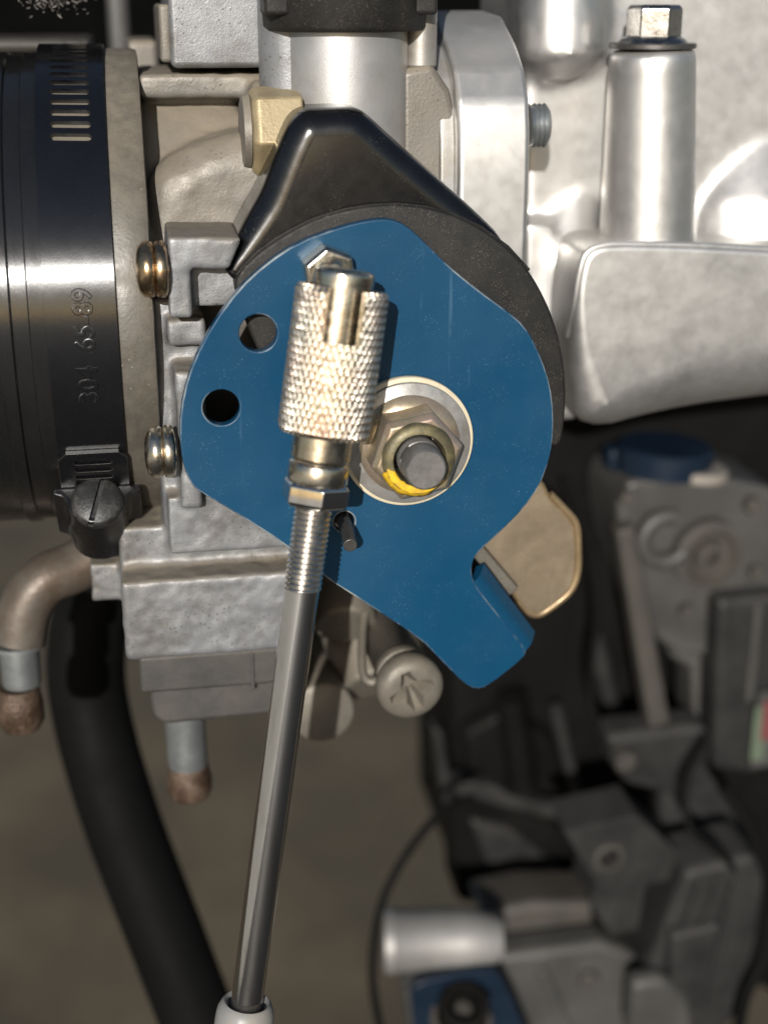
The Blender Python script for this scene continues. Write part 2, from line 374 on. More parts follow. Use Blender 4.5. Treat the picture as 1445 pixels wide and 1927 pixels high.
# second layer: the tongue that runs down into the worm housing
pT = hit(165, 853, RB+1)[1]
cuts2 = BM()
for k in range(4):
    m_ = slotcut((xb0+xb1)/2, 7.2, pT-(2.3+k*2.05)/RB, .62).mesh()
    for v in m_.vertices: v.co = v.co/S
    cuts2.b.from_mesh(m_)
obj('tongue', bandmesh(xb0-.2, xb1+.2, pT, R(-60), RB+.1, RB+1.1, 40, 1.6), M['band'], clamp, bevel=.18, seg=2, bevmat=M['bandedge'], cut=cuts2)
# stamped size lettering
def flat_text(body, size, extr):
    cu = bpy.data.curves.new('t', 'FONT'); cu.body = body; cu.size = size; cu.extrude = extr; cu.resolution_u = 3
    cu.align_x = 'CENTER'; cu.align_y = 'CENTER'; cu.bevel_depth = 0.16; cu.bevel_resolution = 2; cu.offset = 0.02
    to = bpy.data.objects.new('t', cu); col.objects.link(to); bpy.context.view_layer.update()
    me = bpy.data.meshes.new_from_object(to.evaluated_get(bpy.context.evaluated_depsgraph_get()))
    bpy.data.objects.remove(to); return me
tm = flat_text('304  65-89', 5.0, .05)
tb = BM(); tb.b.from_mesh(tm)
tx, tph = hit(163, 655, RB)
for v in tb.b.verts:
    u, vv, z = v.co
    v.co = hp(tx-vv, tph+u/RB, RB+z+.02)
obj('lettering', tb, M['band'], clamp, angle=30)
# worm housing and slotted screw
ph = hit(170, 948, RB+4)[1]
er = Vector((0, -math.cos(ph), math.sin(ph))); et = Vector((0, math.sin(ph), math.cos(ph)))     # outward, up along the band
xm = (xb0+xb1)/2+.2
O = hp(xm, ph, RB)
X = Vector((1, 0, 0))
def prof3(pts, o, t0, t1):
    return BM().prism([o+X*u+er*v+et*t0 for u, v in pts], et*(t1-t0))
arc = [(math.cos(a)*5.6, 3.4+math.sin(a)*5.0) for a in [math.pi*k/14 for k in range(15)]]
arci = [(math.cos(a)*4.5, 3.2+math.sin(a)*4.2) for a in [math.pi*k/14 for k in range(15)]][::-1]
housing = [(8.4, -.4), (8.6, 1.0), (6.6, 1.9)]+arc+[(-6.6, 1.9), (-8.4, 1.0), (-8.2, -.4), (-5.2, .9)]+arci[::-1][::-1][::-1]+[(5.2, .9)]
hs = [(8.3, 0), (8.5, 1.2), (6.5, 2.0)]+arc+[(-6.5, 2.0), (-8.5, 1.2), (-8.3, 0)]
inner = [(math.cos(a)*4.5, 3.0+math.sin(a)*4.4) for a in [2*math.pi*k/24 for k in range(24)]]
obj('screw_housing', prof3(hs, O+er*.9, -13, 1.5), M['band'], clamp, bevel=.8, seg=3, cut=prof3(inner, O+er*.9, -8, 6))
sc_ = O+er*4.3; sax = (et+er*.28).normalized(); sper = (X*.95+er*.3); sper = (sper-sax*sper.dot(sax)).normalized(); sdir = sax.cross(sper)
scr = obj('clamp_screw', BM().lathe(sc_, et+er*.28, [(-9, 3.2), (-1.0, 3.2), (-.9, 5.0), (1.6, 5.1), (2.3, 4.9), (2.8, 4.2)], 40), M['clampscrew'], clamp,
          cut=BM().prism([sc_+sax*1.7+q for q in (sdir*7+sper*.55, sdir*7-sper*.55, -sdir*7-sper*.55, -sdir*7+sper*.55)], sax*3), angle=40)

# ------------------------------------------------------------------ blue throttle lever
LV = [(735, 412), (764, 424), (800, 456), (840, 497), (900, 546), (958, 588), (986, 612), (1008, 650), (1029, 700), (1040, 750), (1042, 810),
      (1035, 862), (1016, 915), (985, 958), (940, 1003), (905, 1034), (891, 1052), (887, 1072), (890, 1092), (905, 1115), (950, 1172), (992, 1224), (984, 1240), (918, 1292), (895, 1298), (872, 1286), (830, 1243), (790, 1202),
      (700, 1143), (610, 1086), (540, 1027), (430, 957), (375, 926), (356, 907), (343, 866), (337, 805), (345, 740), (364, 680), (400, 610), (450, 542), (500, 496), (560, 456), (640, 427), (700, 413)]
lever = thing('throttle_lever', 'flat blue painted throttle lever plate with two round holes and folded tab', 'lever', at(764, 826, 1.2))
holes = BM()
for hx, hy, hr in ((486, 627, 35.5), (417, 767, 34.5)):
    c = at(hx, hy, 0); m_ = BM().lathe((c.x, -4, c.z), (0, 1, 0), [(0, sz(hr, c)), (9, sz(hr, c))], 40).mesh()
    for v in m_.vertices: v.co = v.co/S
    holes.b.from_mesh(m_)
c = at(648, 982, 0); m_ = BM().lathe((c.x, -4, c.z), (0, 1, 0), [(0, 2.0), (9, 2.0)], 24).mesh()
for v in m_.vertices: v.co = v.co/S
holes.b.from_mesh(m_)
obj('plate', poly(LV, 0, 2.4, it=1), M['blue'], lever, bevel=.32, seg=2, angle=50, bevmat=M['blue_worn'], cut=holes)
A_, B_ = at(893, 1092, 0), at(991, 1222, 0)
fd = (B_-A_).normalized(); fn = Vector((-fd.z, 0, fd.x)); fn = fn if fn.x > 0 else -fn
rad = 4.2; BA = R(60)
prof = [(-.8, -.03)]; pang = [0]
for k in range(9):
    a = BA*k/8; prof.append((math.sin(a)*rad, rad-math.cos(a)*rad-.03)); pang.append(a)
e = prof[-1]; prof.append((e[0]+math.cos(BA)*2.6, e[1]+math.sin(BA)*2.6)); pang.append(BA)
rows = []
for (u, d) in prof:
    rows.append([A_+fd*.3+fn*(u-1.6)+Vector((0, d+.02, 0)), B_+fd*.2+fn*(u-1.6)+Vector((0, d+.02, 0))])
inn = []
for k, (u, d) in enumerate(prof):
    a = pang[k]; inn.append((u-math.sin(a)*1.9, d+math.cos(a)*1.9))
rows2 = [[A_+fd*.3+fn*(u-1.6)+Vector((0, d, 0)), B_+fd*.2+fn*(u-1.6)+Vector((0, d, 0))] for u, d in inn]
loop = rows+rows2[::-1]
tb = BM(); vs_ = [[tb.b.verts.new(p) for p in r] for r in loop]
n_ = len(vs_)
for i in range(n_):
    a, c = vs_[i], vs_[(i+1) % n_]; tb.b.faces.new((a[0], a[1], c[1], c[0]))
for i in range(len(prof)-1):
    for e_ in (0, 1):
        q = (vs_[i][e_], vs_[i+1][e_], vs_[n_-2-i][e_], vs_[n_-1-i][e_]); tb.b.faces.new(q)
obj('folded_tab', tb, M['blue'], lever, angle=40)

# cut end of the return spring
c0 = at(646, 978, 1); c1 = at(659, 1027, -9)
tag(obj('spring_wire', BM().tube([c0+Vector((0, 6, 2)), c0, lerp(c0, c1, .5)+Vector((0.2, 0, .15)), c1], 1.35, 14), M['steeld'], None, bevel=.2, seg=2),
    'cut end of dark spring wire poking out of a small hole in the blue lever', 'spring wire')

# ------------------------------------------------------------------ shaft, nut, washers
SH = at(764, 827, 0); AX = Vector((0, -1, 0))
def ws(name, r0, r1, t0, t1, m, lab, ch=.15):
    bm = BM().lathe(SH, AX, [(t0, r0), (t0, r1-ch), (t0+ch, r1), (t1-ch, r1), (t1, r1-ch), (t1, r0), (t0, r0)], 80, (False, False))
    return tag(obj(name, bm, m, None, angle=60), lab, 'washer')
ws('plastic_washer', 4.5, 12.55, .02, 1.9, M['cream'], 'cream plastic washer lying flat on the blue lever under the steel washer')
ws('steel_washer', 4.5, 11.75, 1.92, 2.9, M['steel'], 'flat grey steel washer between cream washer and flange nut')
nut = thing('flange_nut', 'tarnished gold hexagon flange nut with yellow paint mark on the shaft', 'nut', SH+AX*2.9)
obj('flange', BM().lathe(SH, AX, [(2.92, 4.6), (2.92, 9.3), (3.5, 9.6), (4.0, 9.3), (5.2, 7.6), (5.2, 4.6), (2.92, 4.6)], 64, (False, False)), M['nutgold'], nut, angle=50)
hx = BM().hexa(SH, AX, 8.7, 4.2, 12.0, 1.2, ref=(.35, 0, 1))
obj('hex_body', hx, M['nutgold'], nut, bevel=.35, seg=2, cut=BM().lathe(SH, AX, [(0, 4.55), (20, 4.55)], 40))
obj('collar', BM().lathe(SH, AX, [(11.4, 4.55), (11.4, 6.9), (12.3, 6.7), (13.1, 6.3), (13.2, 4.9), (12.4, 4.6), (11.4, 4.55)], 56, (False, False)), M['collar'], nut, angle=60)
pm = BM(); rows = []
for k in range(29):
    a = R(-168+k*4.6); row = []
    e0 = min(1, k/2, (28-k)/8)
    for j, (rr, t) in enumerate(((4.9, 13.23), (5.5, 13.26), (6.2, 13.16), (6.8, 12.4), (7.3, 12.0))):
        cc = 6.0; r2 = cc+(rr-cc)*max(.05, e0)+.25*noise.noise(Vector((k*.5, j*.9, 3)))
        t2 = t+.06+.05*noise.noise(Vector((k*.9, j*1.7, 9)))
        row.append(SH+AX*t2+Vector((math.cos(a)*r2, 0, math.sin(a)*r2)))
    rows.append(row)
pm.quadgrid(rows, False)
po = obj('paint_mark', pm, M['yellow'], nut, label='smear of yellow paint on the nut collar')
sm = po.modifiers.new('s', 'SOLIDIFY'); sm.thickness = .00012
shaft = thing('throttle_shaft', 'round steel throttle shaft end with flattened sides inside the flange nut', 'shaft', SH)
obj('shaft_end', BM().lathe(SH, AX, [(-14, 3.8), (13.4, 3.8), (13.5, 3.5), (14.2, 3.5), (14.3, 3.8), (18.4, 3.8), (18.9, 3.4)], 56, flat=None), M['stud'], shaft, angle=45,
    cut=BM().prism([SH+AX*9+Vector((math.cos(R(148))*3.3, 0, math.sin(R(148))*3.3))+Vector((-math.sin(R(148))*q, 0, math.cos(R(148))*q))+Vector((math.cos(R(148))*p, 0, math.sin(R(148))*p)) for q, p in ((-6, 0), (6, 0), (6, 4), (-6, 4))], AX*12))
obj('thread', BM().lathe(SH, AX, [(11.8, 3.84), (12.1, 4.0), (12.4, 3.84), (12.8, 4.0), (13.1, 3.84), (13.5, 4.0), (13.8, 3.84)], 48, (False, False)), M['stud'], shaft)

# ------------------------------------------------------------------ linkage rod
T0, T1 = at(648, 520, -14.0), at(459, 1927, -30.0)
RA = (T1-T0).normalized()
def rp(py):
    lo, hi = -0.3, 1.6
    for _ in range(50):
        m_ = (lo+hi)/2
        if proj(lerp(T0, T1, m_))[1] < py: lo = m_
        else: hi = m_
    return lerp(T0, T1, lo)
def rt(py): return (rp(py)-T0).dot(RA)
tocam = (CAM-T0); ru = (tocam-RA*tocam.dot(RA)).normalized(); rv = RA.cross(ru)      # ru faces the camera
if rv.dot(RT) < 0: rv = -rv
def surf(t0, t1, nt_, nth, rf, bm=None, skip=None):
    return [[T0+RA*lerp(t0, t1, j/nt_)+ru*(math.cos(2*math.pi*i/nth)*rf(2*math.pi*i/nth, lerp(t0, t1, j/nt_)))+rv*(math.sin(2*math.pi*i/nth)*rf(2*math.pi*i/nth, lerp(t0, t1, j/nt_))) for i in range(nth)] for j in range(nt_+1)]
link = thing('linkage_rod', 'polished steel linkage rod with knurled quick release ball socket on the blue lever', 'linkage rod', rp(1900))
def rl(px, py): return sz(px, rp(py))
rS = rl(88, 680); tS0, tS1 = rt(541), rt(816)
NK = 84
def tri(x): x = x-math.floor(x); return abs(x-.5)*2
AXP = sz(29, rp(680))
def kn(th, t):
    a = NK*th/(2*math.pi)/2
    g1, g2 = tri(a*1+t/AXP*1.0), tri(a*1-t/AXP*1.0)
    d = max(g1, g2)
    e = min(1, (t-tS0)/.9, (tS1-t)/.7)
    gro = max(0, (d-.5)/.5)
    nn = noise.noise(Vector((math.cos(th)*5, math.sin(th)*5, t*.7)))
    return rS-(.36+.04*nn)*gro-.02*nn-(1-max(0, e))*.45
nth, ns = 672, 280
ri = rl(73, 680)
rows = surf(tS0, tS1, ns, nth, kn)
rowsi = surf(tS0, tS1, ns, nth, lambda th, t: ri)
kb = BM()
vo = [[kb.b.verts.new(p) for p in r] for r in rows]; vi = {}
slot_c, slot_h = 0.12, math.asin(36/88)
i_lo, i_hi = int((slot_c-slot_h)/(2*math.pi)*nth), int((slot_c+slot_h)/(2*math.pi)*nth)
jS = int((rt(640)-tS0)/(tS1-tS0)*ns)
def isslot(i, j):
    ii = i if i < nth/2 else i-nth
    if i_lo <= ii < i_hi and j < jS: return True
    ib = i-nth//2                                  # the matching slot at the back
    return i_lo <= ib < i_hi and j < jS
def gi(i, j):
    k = (i % nth, j)
    if k not in vi: vi[k] = kb.b.verts.new(rowsi[j][i % nth])
    return vi[k]
for j in range(ns):
    for i in range(nth):
        i2 = (i+1) % nth
        if isslot(i, j): continue
        kb.b.faces.new((vo[j][i], vo[j][i2], vo[j+1][i2], vo[j+1][i]))
        if j < jS+20: kb.b.faces.new((gi(i, j), gi(i, j+1), gi(i2, j+1), gi(i2, j)))
        if j == 0: kb.b.faces.new((vo[0][i], gi(i, 0), gi(i2, 0), vo[0][i2]))
        if isslot(i2, j): kb.b.faces.new((vo[j][i2], gi(i2, j), gi(i2, j+1), vo[j+1][i2]))
        if isslot((i-1) % nth, j): kb.b.faces.new((vo[j][i], vo[j+1][i], gi(i, j+1), gi(i, j)))
        if j > 0 and isslot(i, j-1): kb.b.faces.new((vo[j][i], vo[j][i2], gi(i2, j), gi(i, j)))
for v in [v for v in kb.b.verts if not v.link_faces]: kb.b.verts.remove(v)
kb.b.faces.new(vo[ns])
obj('knurled_sleeve', kb, M['knurl'], link, angle=32)
rP = rl(58, 520)
obj('locking_plunger', BM().lathe(T0, RA, [(rt(506), rP-.9), (rt(507)+.15, rP-.35), (rt(507)+.5, rP-.05), (rt(507)+1.0, rP), (rt(530), rP), (rt(530)+.05, rP*.985), (rt(650), rP*.97)], 56), M['yzinc'], link, angle=40)
rN = rl(56.5, 870)
obj('socket_neck', BM().lathe(T0, RA, [(tS1-.3, rN*1.0), (rt(860), rN), (rt(863), rN*.95), (rt(868), rN*.94), (rt(871), rN*1.0), (rt(873), rN*1.02), (rt(903), rN*1.02), (rt(909), rN*.96)], 56), M['yzinc'], link, angle=40)
rX = rl(66, 930)
ln = BM().hexa(T0, RA, rX, rt(905), rt(950), rl(7, 930), ref=ru+rv*.25, ch0=rl(7, 930))
obj('lock_nut', ln, M['chrome'], link, bevel=.3, seg=2)
rT = rl(36, 1030); t0_, t1_ = rt(945), rt(1108); pit = rl(10.4, 1030)
def thr(th, t):
    return rT-.42*tri(t/pit+th/(2*math.pi))**1.2
obj('threaded_end', BM().quadgrid(surf(t0_, t1_, 210, 40, thr), True, (True, True)), M['steelt'], link, angle=70)
rR = rl(31.5, 1300)
obj('rod', BM().lathe(T0, RA, [(rt(1105), rR*1.02), (rt(1985), rR*1.0)], 64), M['chrome'], link)
rL = rl(55, 1910)
obj('lower_socket', BM().lathe(T0, RA, [(rt(1905), rR*1.05), (rt(1895), rR*1.12), (rt(1886), rR*1.3), (rt(1884), rR*1.42), (rt(1888), rL*.86), (rt(1900), rL*.97), (rt(1915), rL), (rt(1990), rL*1.02)], 56, (False, True)), M['socket'], link, angle=60)

ball = thing('ball_stud', 'small gold ball stud behind the knurled sleeve on the blue lever', 'ball stud', at(612, 505, 0))
bc = at(618, 512, -2)
obj('stud_hex', BM().hexa((bc.x, 0, bc.z), (0, -1, 0), 5.0, -.1, 5.2, .6, ref=(.75, 0, .6)), M['yzinc'], ball, bevel=.3, seg=2)
obj('stud_shank', BM().lathe((bc.x, -5, bc.z), (0, -1, 0), [(0, 3.4), (1.2, 3.0), (4, 2.6)], 28), M['yzinc'], ball)

# ------------------------------------------------------------------ black spring cover
cover = thing('spring_cover', 'black plastic return spring cover with raised lobe behind the blue lever', 'cover', at(764, 827, 12))
LB = [(426, 522), (427, 500), (440, 462), (470, 405), (494, 366), (515, 310), (534, 262), (552, 226), (574, 209), (610, 205), (655, 202), (682, 207), (700, 220), (755, 271), (850, 354), (905, 405), (950, 452), (960, 520), (800, 700), (600, 640)]
obj('lobe', bprism(LB, 6.0, 20, [1.2, 2.0, 3.6]+[4.6]*11+[4.4, 3.4, .8, .4, .4, .4], 8, 2), M['blackp'], cover, angle=60)
RM = [(440, 548), (446, 517), (470, 490), (500, 464), (560, 427), (600, 409), (650, 394), (700, 386), (750, 384), (800, 389), (850, 402), (905, 428), (955, 464), (995, 508), (1025, 560), (1046, 612), (1060, 672), (1066, 740), (1062, 800), (1054, 840), (1036, 840), (1010, 830), (900, 900), (600, 820), (500, 700)]
obj('rim', bprism(RM, 4.2, 14, .7, 4, 2), M['rimp'], cover, angle=60)
lp = RM[1:14]
obj('seam_bead', BM().tube([at(x, y, 4.9) for x, y in chaikin(lp, 0)], .28, 8), M['rimp'], cover)

# ------------------------------------------------------------------ carburettor
carb = thing('carburettor', 'grey cast carburettor body between the intake hose and the manifold', 'carburettor', at(420, 1350, 30))
# bracket on the body, behind the screws
br = boxpx(318, 500, 361, 600, 3.4, 24)
poly([(316, 447), (456, 447), (432, 506), (316, 506)], 3.2, 38, br)
boxpx(350, 480, 480, 575, 9.5, 30, br)
obj('bracket', br, M['zinc'], carb, remesh=.5, smooth=4, disp=.35, label='L shaped cast bracket')
bd_ = boxpx(296, 560, 388, 990, 14, 62)
boxpx(336, 700, 376, 958, 5, 20, bd_); boxpx(316, 600, 388, 652, 10, 26, bd_)
boxpx(318, 930, 600, 1036, 9, 60, bd_); boxpx(225, 985, 600, 1092, 16, 62, bd_)
boxpx(232, 1086, 585, 1232, 8, 60, bd_); boxpx(172, 1062, 240, 1130, 22, 40, bd_)
obj('body', bd_, M['zinc'], carb, remesh=.6, smooth=5, disp=.6)
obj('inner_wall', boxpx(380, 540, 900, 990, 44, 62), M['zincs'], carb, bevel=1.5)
# bore: a fat cylinder along X under the dusty crown
BR = 38.0; BD = 320.0
for _ in range(30): BD = (62-CAM.y)/math.cos(yz(360, 152)-math.asin(BR/BD))
BZ = CAM.z+BD*math.sin(yz(360, 152)-math.asin(BR/BD))
ub = BM().lathe((0, 62, BZ), (1, 0, 0), [(at(262, 300, 40).x, BR-1), (at(275, 300, 40).x, BR), (at(455, 300, 40).x, BR), (at(470, 300, 40).x, BR-3), (at(800, 300, 40).x, BR-3)], 96)
bprism([(270, 392), (280, 330), (340, 288), (430, 256), (520, 250), (560, 300), (540, 520), (280, 520)], 22, 36, [5, 6, 6, 6, 6, 3, 3, 3], 8, 2, ub)
boxpx(262, 138, 540, 186, 38, 80, ub)
ub.tube([at(470, 245, 34), at(560, 245, 34)], 9.5, 32)
obj('upper_body', ub, M['zincd'], carb, remesh=.8, smooth=12, disp=.6)
obj('top_cover', boxpx(318, -60, 560, 128, 34, 80), M['zinc'], carb, bevel=1.2)
obj('top_cover_rib', boxpx(300, 8, 324, 118, 35, 70), M['zincd'], carb, bevel=.8)
cc = at(647, 160, 30)
obj('cap_column', BM().lathe((cc.x, 30, cc.z-30), (0, 0, 1), [(0, 12.6), (60, 12.4)], 64), M['alud'], carb)
obj('column_rib', BM().lathe((at(556, 160, 24).x, 30, cc.z-30), (0, 0, 1), [(0, 6.2), (60, 6.2)], 40), M['zinc'], carb)
obj('column_boss', BM().lathe((at(795, 110, 26).x, 28, at(795, 128, 26).z), (0, 0, 1), [(0, 2.6), (.5, 3.1), (12, 3.1)], 32), M['alud'], carb)
obj('neck_block', poly([(755, 132), (815, 120), (848, 170), (862, 230), (862, 420), (755, 420)], 24, 30), M['zincd'], carb, bevel=1.5)
# lower body and float bowl
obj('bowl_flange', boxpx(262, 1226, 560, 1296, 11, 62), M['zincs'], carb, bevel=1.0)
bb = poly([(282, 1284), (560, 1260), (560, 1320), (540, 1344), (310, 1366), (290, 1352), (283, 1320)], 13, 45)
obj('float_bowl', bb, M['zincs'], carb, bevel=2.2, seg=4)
obj('bowl_rib', boxpx(472, 1230, 480, 1300, 10.6, 20), M['zincs'], carb, bevel=.4)
# round boss under the bowl and casting that carries the idle screw
c = at(607, 1342, 30)
obj('round_boss', BM().lathe(c, AX, [(-30, sz(62, c)), (-1, sz(62, c)), (-.3, sz(60, c)), (0, sz(57, c))], 48), M['screw'], carb, angle=50)
sb = BM()
for (x0, y0, Ya, x1, y1, Yb, ra, rb_) in ((690, 1300, 38, 640, 1080, 60, 6, 9), (650, 1180, 30, 640, 1060, 44, 7, 8), (700, 1290, 36, 660, 1170, 48, 7.5, 8)):
    sb.tube([at(x0, y0, Ya), at(x1, y1, Yb)], [ra, rb_], 24)
obj('screw_tower', sb, M['screw'], carb, remesh=.8, smooth=10)
# pan head screws at the hose flange
def pan(px, py, r_px, lab, m):
    c = at(px, py, 4.5); r = sz(r_px, c); x0 = at(px-31, py, 3).x; L_ = sz(60, c)
    t = thing('pan_head_screw', lab, 'screw', (c.x, c.y, c.z), 'pan head screws at the hose flange')
    obj('screw_head', BM().lathe((x0, c.y, c.z), (1, 0, 0), [(0, r*.30), (.15, r*.55), (.6, r*.82), (1.4, r*.97), (2.2, r), (3.0, r*.97), (3.5, r*.86)], 48), m, t, angle=60)
    obj('washer', BM().lathe((x0+3.5, c.y, c.z), (1, 0, 0), [(0, r*.84), (.1, r*.95), (.4, r*1.0), (1.5, r*1.0), (1.9, r*.95), (2.2, r*.8)], 48), m, t, angle=60)
    obj('shank', BM().lathe((x0+5, c.y, c.z), (1, 0, 0), [(0, r*.5), (.9, r*.5)], 24), m, t)
pan(286, 507, 53, 'copper gold pan head screw beside the L shaped bracket', M['brass'])
pan(303, 850, 50, 'greenish gold pan head screw beside the lower edge of the blue lever', M['yzinc'])
# hexagon bolt
hb = thing('hex_bolt', 'dull gold hexagon bolt head beside the black spring cover lobe', 'bolt', at(515, 248, 24))
c = at(512, 247, 24)
x0 = at(470, 247, 24).x
obj('bolt_head', BM().hexa((x0, 24, c.z), (1, 0, 0), 8.6, 0, 9.5, ref=(0, .34, .94), ch0=1.2), M['bolt'], hb, bevel=.5, seg=3)
obj('bolt_flange', BM().lathe((x0-1.7, 24, c.z), (1, 0, 0), [(0, 5.5), (.3, 6.6), (1.6, 6.9), (1.8, 6.4)], 40), M['zincd'], hb, angle=50)
# black cap on the column
zc = at(650, 62, 15).z
cap = obj('cap', BM().lathe((cc.x, 30, zc), (0, 0, 1), [(0, 12.9), (.2, 15.2), (1.0, 15.8), (14, 16.2), (24, 16.2)], 72, (True, True)), M['rimp'], carb, angle=50, label='black ribbed plastic cap')
for dx in (-12.5, 15):
    obj('cap_lug', BM().box(cc.x+dx-3.4, cc.x+dx+1.2, 14.5+abs(dx)*.35, 32, zc+3, zc+24), M['rimp'], cap, bevel=.8)

# ------------------------------------------------------------------ intake manifold
man = thing('intake_manifold', 'bright cast aluminium intake manifold with round bolt boss', 'manifold', at(1250, 800, 50))
mb = BM()
mb.prism(pl([(985, -80), (2100, -80), (2100, 620), (1040, 640), (985, 430)], 54), Vector((0, 40, 0)))
bt = at(1227, 92, 41); bb_ = at(1216, 480, 42)
mb.tube([bb_-Vector((0, 0, 8)), bb_, lerp(bb_, bt, .5), bt], [11.2, 10.6, 9.6, 8.9], 48)
mb.tube([at(1400, 540, 64), at(1390, 400, 66), at(1395, 240, 74), at(1400, 60, 92)], [22, 20, 17, 13], 32)
mb.tube([at(1052, 128, 56), at(1052, 110, 55), at(1054, -90, 58)], [6, 9.6, 9.8], 32)
mb.tube([at(1060, 640, 60), at(1050, 480, 58), at(1075, 380, 62), at(1110, 300, 66)], [14, 11, 9, 8], 32)
mb.prism(pl([(985, 420), (1040, 420), (1090, 620), (1090, 790), (1000, 800)], 49), Vector((0, 20, 0)))
obj('casting', mb, M['alu'], man, remesh=.9, smooth=16)
OL = [(1080, 640), (1083, 560), (1096, 490), (1116, 466), (1150, 458), (1300, 461), (1560, 476), (2050, 505), (2100, 700), (1445, 776), (1280, 796), (1100, 828), (1080, 720)]
OW = [3, 1.8, 1.5, 1.5, 1.5, 1.5, 1.5, 6, 14, 16, 14, 7, 5]
obj('runner', bprism(OL, 30, 42, OW, 10, 2), M['alu'], man, angle=60)
lipp = [at(x, y, 31.2) for x, y in ((1079, 640), (1082, 580), (1090, 515), (1104, 476), (1140, 461), (1200, 460), (1300, 462), (1400, 467), (1560, 477), (1800, 491))]
lipp[0].y += 4; lipp[1].y += .8
obj('runner_lip', BM().tube(spline(lipp, 6), .8, 14), M['alu'], man)
# flange toward the carburettor: outline in YZ pushed along X
fx0, fx1 = at(862, 300, 20).x, at(998, 300, 20).x
zt, zb = at(930, 60, 40).z, at(930, 640, 20).z
fo = [(20, zb), (20, at(930, 330, 20).z), (20.5, at(930, 250, 20).z), (22, at(930, 190, 21).z), (26, at(930, 130, 24).z), (33, at(930, 80, 31).z), (44, zt+3), (60, zt+4), (60, zb)]
obj('carburettor_flange', BM().prism([(fx0, y, z) for y, z in fo], Vector((fx1-fx0, 0, 0))), M['alu'], man, bevel=1.2, seg=4, angle=20)
obj('flange_shoulder', BM().prism([(fx0-3.0, y+2.5, z-1.5) for y, z in fo], Vector((3.2, 0, 0))), M['alud'], man, bevel=.6, angle=20)
# bolt on the boss
mbt = thing('manifold_bolt', 'dark hexagon bolt with washer on top of the aluminium boss', 'bolt', bt)
upz = Vector((0, 0, 1))
obj('washer', BM().lathe(bt, upz, [(0.05, 8.6), (.3, 8.9), (1.0, 8.9), (1.2, 8.6), (1.2, 3)], 56), M['steeld'], mbt, angle=50)
obj('bolt_flange', BM().lathe(bt, upz, [(1.2, 7.2), (1.9, 6.6), (2.6, 5.4)], 48), M['boltsteel'], mbt)
obj('bolt_head', BM().hexa(bt, upz, 5.7, 2.2, 8.6, .8, ref=(.2, -.95, 0)), M['boltsteel'], mbt, bevel=.3, seg=2)
c = at(1000, 236, 33)
stb = thing('flange_stud', 'short threaded stud end sticking out of the manifold flange', 'stud', c)
obj('stud_thread', BM().lathe(c, (1, 0, 0), [(-1, 4.3)]+[(t*.5, 4.3 if t % 2 else 3.9) for t in range(0, 6)]+[(3.2, 3.4)], 36), M['galv'], stb)

# ------------------------------------------------------------------ choke lever
ck = thing('choke_lever', 'dusty tan metal lever with rolled edge behind the blue lever', 'lever', at(1010, 1100, 16))
CK = [(985, 880), (1022, 905), (1036, 935), (1060, 958), (1082, 985), (1088, 1012), (1087, 1078), (1078, 1112), (1024, 1158), (1000, 1160), (978, 1143), (950, 1098), (908, 1050), (880, 1010), (900, 930)]
obj('lever_plate', poly(CK, 15, 2.5, it=1), M['tan'], ck, bevel=.9, seg=4, bevmat=M['tanedge'])
edge = [(1034, 930), (1060, 957), (1083, 986), (1087, 1030), (1086, 1076), (1072, 1112), (1040, 1140), (1012, 1156), (990, 1148), (972, 1130)]
obj('rolled_edge', BM().tube(spline([at(x, y, 15.6) for x, y in edge], 6), .85, 12), M['tanedge'], ck)
a0, a1_ = at(892, 1030, 9), at(966, 1116, 10)
d_ = (a1_-a0).normalized(); q = Vector((-d_.z, 0, d_.x))
obj('stop_arm', BM().prism([a0-q*1.4, a1_-q*1.4, a1_+q*1.4, a0+q*1.4], Vector((0, 5, 0))), M['screw'], ck, bevel=.4)

# ------------------------------------------------------------------ idle screw
idl = thing('idle_screw', 'dusty grey idle adjustment screw with cross recess head below the blue lever', 'screw', at(774, 1296, 6))
hc = at(776, 1302, 6); ia = (at(700, 1150, 44)-hc).normalized()
rh = sz(64, hc)
cr = BM()
iu = Vector((-.33, 0, .94)); iu = (iu-ia*iu.dot(ia)).normalized(); iv = ia.cross(iu)
for u, v in ((iu, iv), (iv, -iu)):
    m_ = BM()
    rws = []
    for t, s_, w_ in ((-1.2, 5.3, 2.6), (1.2, 4.3, 1.5), (4.2, 1.6, .6)):
        rws.append([hc+ia*t+u*(a*s_)+v*(b_*w_) for a, b_ in ((-1, -.45), (-.3, -1), (.3, -1), (1, -.45), (1, .45), (.3, 1), (-.3, 1), (-1, .45))])
    m_.quadgrid(rws, True, (True, True)); cr_m = m_.mesh()
    for vv in cr_m.vertices: vv.co = vv.co/S
    if u is iu: c1m = cr_m
    else: c2m = cr_m
k1, k2 = BM(), BM(); k1.b.from_mesh(c1m); k2.b.from_mesh(c2m)
obj('screw_head', BM().lathe(hc, ia, [(-.1, rh*.55), (0, rh*.72), (.5, rh*.9), (1.5, rh*1.0), (4.2, rh*1.0), (5.2, rh*.93), (5.9, rh*.7)], 56), M['screw'], idl, cut=[k1, k2], angle=40)
obj('shank', BM().lathe(hc, ia, [(5.5, rh*.66), (7.2, rh*.66), (7.6, rh*.84), (9.6, rh*.86), (10.4, rh*.76), (42, rh*.76)], 48), M['screw'], idl, angle=50)
cl = [(690, 1135, 30), (683, 1180, 25), (681, 1230, 18), (684, 1270, 13), (700, 1284, 11), (722, 1272, 12)]
tag(obj('wire_clip', BM().tube(spline([at(x, y, Y_) for x, y, Y_ in cl], 6), .95, 12), M['screw'], None), 'bent grey wire clip hooked beside the idle screw', 'wire clip')

